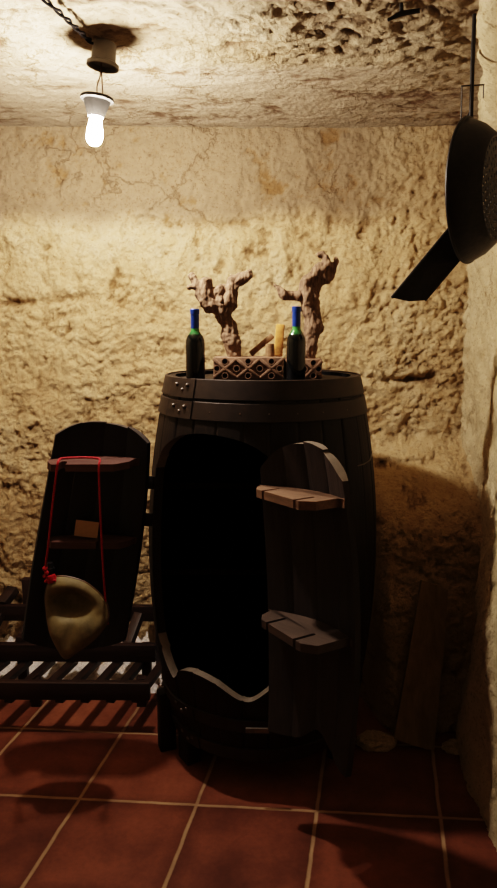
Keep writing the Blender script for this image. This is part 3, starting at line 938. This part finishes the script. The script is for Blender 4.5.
# local +X = bottom side
TX = Matrix.Rotation(PI / 2, 4, 'Y')
PR, PB, PD = 0.208, 0.150, 0.082
side = [(PR, 0), (PR - 0.006, 0.018), (PR - 0.02, 0.045), (PB + 0.012, PD - 0.008), (PB, PD)]
inner = [(r - 0.003, z - 0.002) for r, z in side[::-1]]
MB().lathe(side + inner, 64, TX, closed=True).build('pan_side', M_iron, pan)
MB().lathe([(PR + 0.005 * math.cos(a), 0.005 * math.sin(a)) for a in [2 * PI * i / 8 for i in range(8)]], 64, TX, closed=True).build('rim', M_iron, pan)
def holes():
    b = MB()
    th = 0.003
    NR = 6
    dr = PB / (NR + 0.5)
    b.lathe([(0.0001, PD), (dr * 0.5, PD), (dr * 0.5, PD - th), (0.0001, PD - th)], 36, TX)
    for k in range(NR):
        r0 = dr * (0.5 + k); r1 = r0 + dr
        n = max(6, round(2 * PI * (r0 + r1) / 2 / 0.0245))
        for i in range(n):
            a0 = 2 * PI * i / n; a1 = 2 * PI * (i + 1) / n
            rc, ac = (r0 + r1) / 2, (a0 + a1) / 2
            c = Vector((rc * math.cos(ac), rc * math.sin(ac)))
            outer = []
            m = 4
            for j in range(m): outer.append((r0, a0 + (a1 - a0) * j / m))
            for j in range(m): outer.append((r0 + (r1 - r0) * j / m, a1))
            for j in range(m): outer.append((r1, a1 + (a0 - a1) * j / m))
            for j in range(m): outer.append((r1 + (r0 - r1) * j / m, a0))
            ov = [Vector((r * math.cos(a), r * math.sin(a))) for r, a in outer]
            iv = [c + (p - c).normalized() * 0.0066 for p in ov]
            q = len(ov)
            vs = [TX @ Vector((p.x, p.y, z)) for z in (PD, PD - th) for p in ov + iv]
            fs = []
            for j in range(q):
                j2 = (j + 1) % q
                fs.append((j, j2, q + j2, q + j))
                fs.append((2 * q + j, 3 * q + j, 3 * q + j2, 2 * q + j2))
                fs.append((q + j, q + j2, 3 * q + j2, 3 * q + j))
            b.add(vs, fs)
    b.build('perforated_base', M_iron, pan, False)
holes()
# flat handle in world directions, turned back into the pan's frame
Mi = (Matrix.Translation((0.672, 2.2, 1.945)) @ Matrix.Rotation(R(-34), 4, 'Z')).inverted()
hp = [(0.690, 2.235, 1.915), (0.726, 2.245, 1.822), (0.664, 2.22, 1.752), (0.553, 2.20, 1.622), (0.500, 2.20, 1.619), (0.448, 2.20, 1.630), (0.634, 2.22, 1.855)]
vs = [Mi @ Vector(p) for p in hp] + [Mi @ (Vector(p) + Vector((0.002, 0.006, 0))) for p in hp]
n = len(hp)
fs = [tuple(range(n)), tuple(range(n, 2 * n))[::-1]] + [(i, (i + 1) % n, n + (i + 1) % n, n + i) for i in range(n)]
b = MB().add(vs, fs)
b.tube([Mi @ Vector(p) for p in ((0.448, 2.203, 1.630), (0.634, 2.223, 1.855))], 0.005, 8)
b.tube([Mi @ Vector(p) for p in ((0.553, 2.203, 1.622), (0.664, 2.223, 1.752))], 0.004, 8)
b.build('handle', M_iron, pan, False)
MB().tube([Mi @ Vector(p) for p in ((0.672, 2.2, 2.145), (0.668, 2.2, 2.168), (0.662, 2.2, 2.172), (0.656, 2.2, 2.16), (0.66, 2.2, 2.145))], 0.004, 8).build('hanging_loop', M_iron, pan)

hook = thing('iron_hanging_rod', 'thin straight iron rod from which the perforated pan hangs', 'hanging rod', (0.6035, 1.995, 2.103))
hook.scale = (0.91, 0.91, 0.91)
def hk(x, y, z): return (x - 0.664, y - 2.195, z - 2.16)
MB().tube([hk(0.664, 2.19, 2.158), hk(0.662, 2.195, 2.30), hk(0.661, 2.195, 2.44)], 0.0065, 10).build('rod', M_iron, hook)
MB().tube([hk(0.661, 2.195, 2.432), hk(0.70, 2.195, 2.436), hk(0.76, 2.2, 2.437)], 0.003, 8).build('bracket_wire', M_iron, hook)
MB().tube([hk(0.636, 2.195, 2.15), hk(0.634, 2.195, 2.245)], 0.0018, 6).tube([hk(0.632, 2.195, 2.244), hk(0.70, 2.195, 2.248)], 0.0022, 6).tube([hk(0.698, 2.195, 2.248), hk(0.699, 2.195, 2.21)], 0.0018, 6).build('tie_wire', M_iron, hook)

o = MB().tube([(0.366, 1.975, 2.335), (0.40, 1.972, 2.350), (0.447, 1.96, 2.352)], [0.004, 0.007, 0.006], 8).tube([(0.402, 1.972, 2.35), (0.40, 1.97, 2.374)], [0.006, 0.005], 8).build('ceiling_spike', M_iron)  # iron spike stuck in the ceiling: bent bar with a short upright
tag(o, 'bent dark iron spike driven into the ceiling left of the hanging rod', 'spike')

# ------------------------------------------------------------------ plank and rubble at the right
bot, top = Vector((0.612, 2.345, 0.0)), Vector((0.705, 2.50, 0.575))
ax = (top - bot).normalized()
wd = Vector((0.97, -0.05, -0.15)); wd = (wd - ax * wd.dot(ax)).normalized()
nrm = ax.cross(wd)
L = (top - bot).length
poly = [(-0.078, 0.022), (0.075, 0.0), (0.066, L * 0.55), (0.052, L - 0.012), (0.01, L), (-0.05, L + 0.01), (-0.064, L * 0.5)]
vs = [bot + wd * x + ax * y + nrm * t for t in (-0.012, 0.012) for x, y in poly]
n = len(poly)
fs = [tuple(range(n)), tuple(range(n, 2 * n))[::-1]] + [(i, (i + 1) % n, n + (i + 1) % n, n + i) for i in range(n)]
o = MB().add(vs, fs).build('plank', M_plank, None, False)
tag(o, 'dusty brown plank leaning on the rock wall right of the barrel', 'plank')

def stone(loc, d, seed, label, rz=0):
    bm = bmesh.new()
    bmesh.ops.create_icosphere(bm, subdivisions=5, radius=1)
    for v in bm.verts:
        p = v.co.normalized()
        dd, _ = noise.voronoi(p * 1.5 + Vector((seed, 0, 0)))
        r = 0.8 + 0.35 * dd[0] + 0.12 * fbm(p * 3 + Vector((seed, 1, 0)), 4)
        v.co = Vector((p.x * r * d[0], p.y * r * d[1], max(-0.55, p.z * r) * d[2] + 0.55 * d[2]))
    me = bpy.data.meshes.new('stone'); bm.to_mesh(me); bm.free()
    me.materials.append(M_rock)
    for nm, val in (('cav', 0.7), ('pl', 0.2)):
        a = me.attributes.new(nm, 'FLOAT', 'POINT'); a.data.foreach_set('value', [val] * len(me.vertices))
    o = bpy.data.objects.new('stone', me); C.objects.link(o)
    o.location = loc; o.rotation_euler = (0, 0, rz)
    return tag(o, label, 'stone', 'loose stones at the foot of the rock wall')
stone((0.475, 2.36, 0), (0.075, 0.05, 0.03), 2.0, 'flat pale stone on the floor between the barrel and the plank')
stone((0.765, 2.33, 0), (0.05, 0.035, 0.022), 6.0, 'small pale stone on the floor right of the plank')
stone((-0.415, 3.0, 0.06), (0.045, 0.035, 0.2), 11.0, 'tawny stone behind the rack, between left door and barrel')

# ------------------------------------------------------------------ camera, world
cam = bpy.data.cameras.new('camera')
cam.sensor_fit = 'VERTICAL'
cam.sensor_height = 24.0
cam.lens = 690.0 / 888.0 * 24.0
cam.clip_start = 0.01
co = bpy.data.objects.new('camera', cam)
C.objects.link(co)
co.location = (0, 0, 1.53)
co.rotation_euler = (PI / 2 - math.atan(114 / 690.0), 0, 0)
bpy.context.scene.camera = co

w = bpy.data.worlds.new('world')
bpy.context.scene.world = w
w.use_nodes = True
bg = w.node_tree.nodes['Background']
bg.inputs['Color'].default_value = (0.5, 0.35, 0.2, 1)
bg.inputs['Strength'].default_value = 0.02
vs_ = bpy.context.scene.view_settings
vs_.view_transform = 'Filmic'
vs_.look = 'High Contrast'
vs_.exposure = 3.15
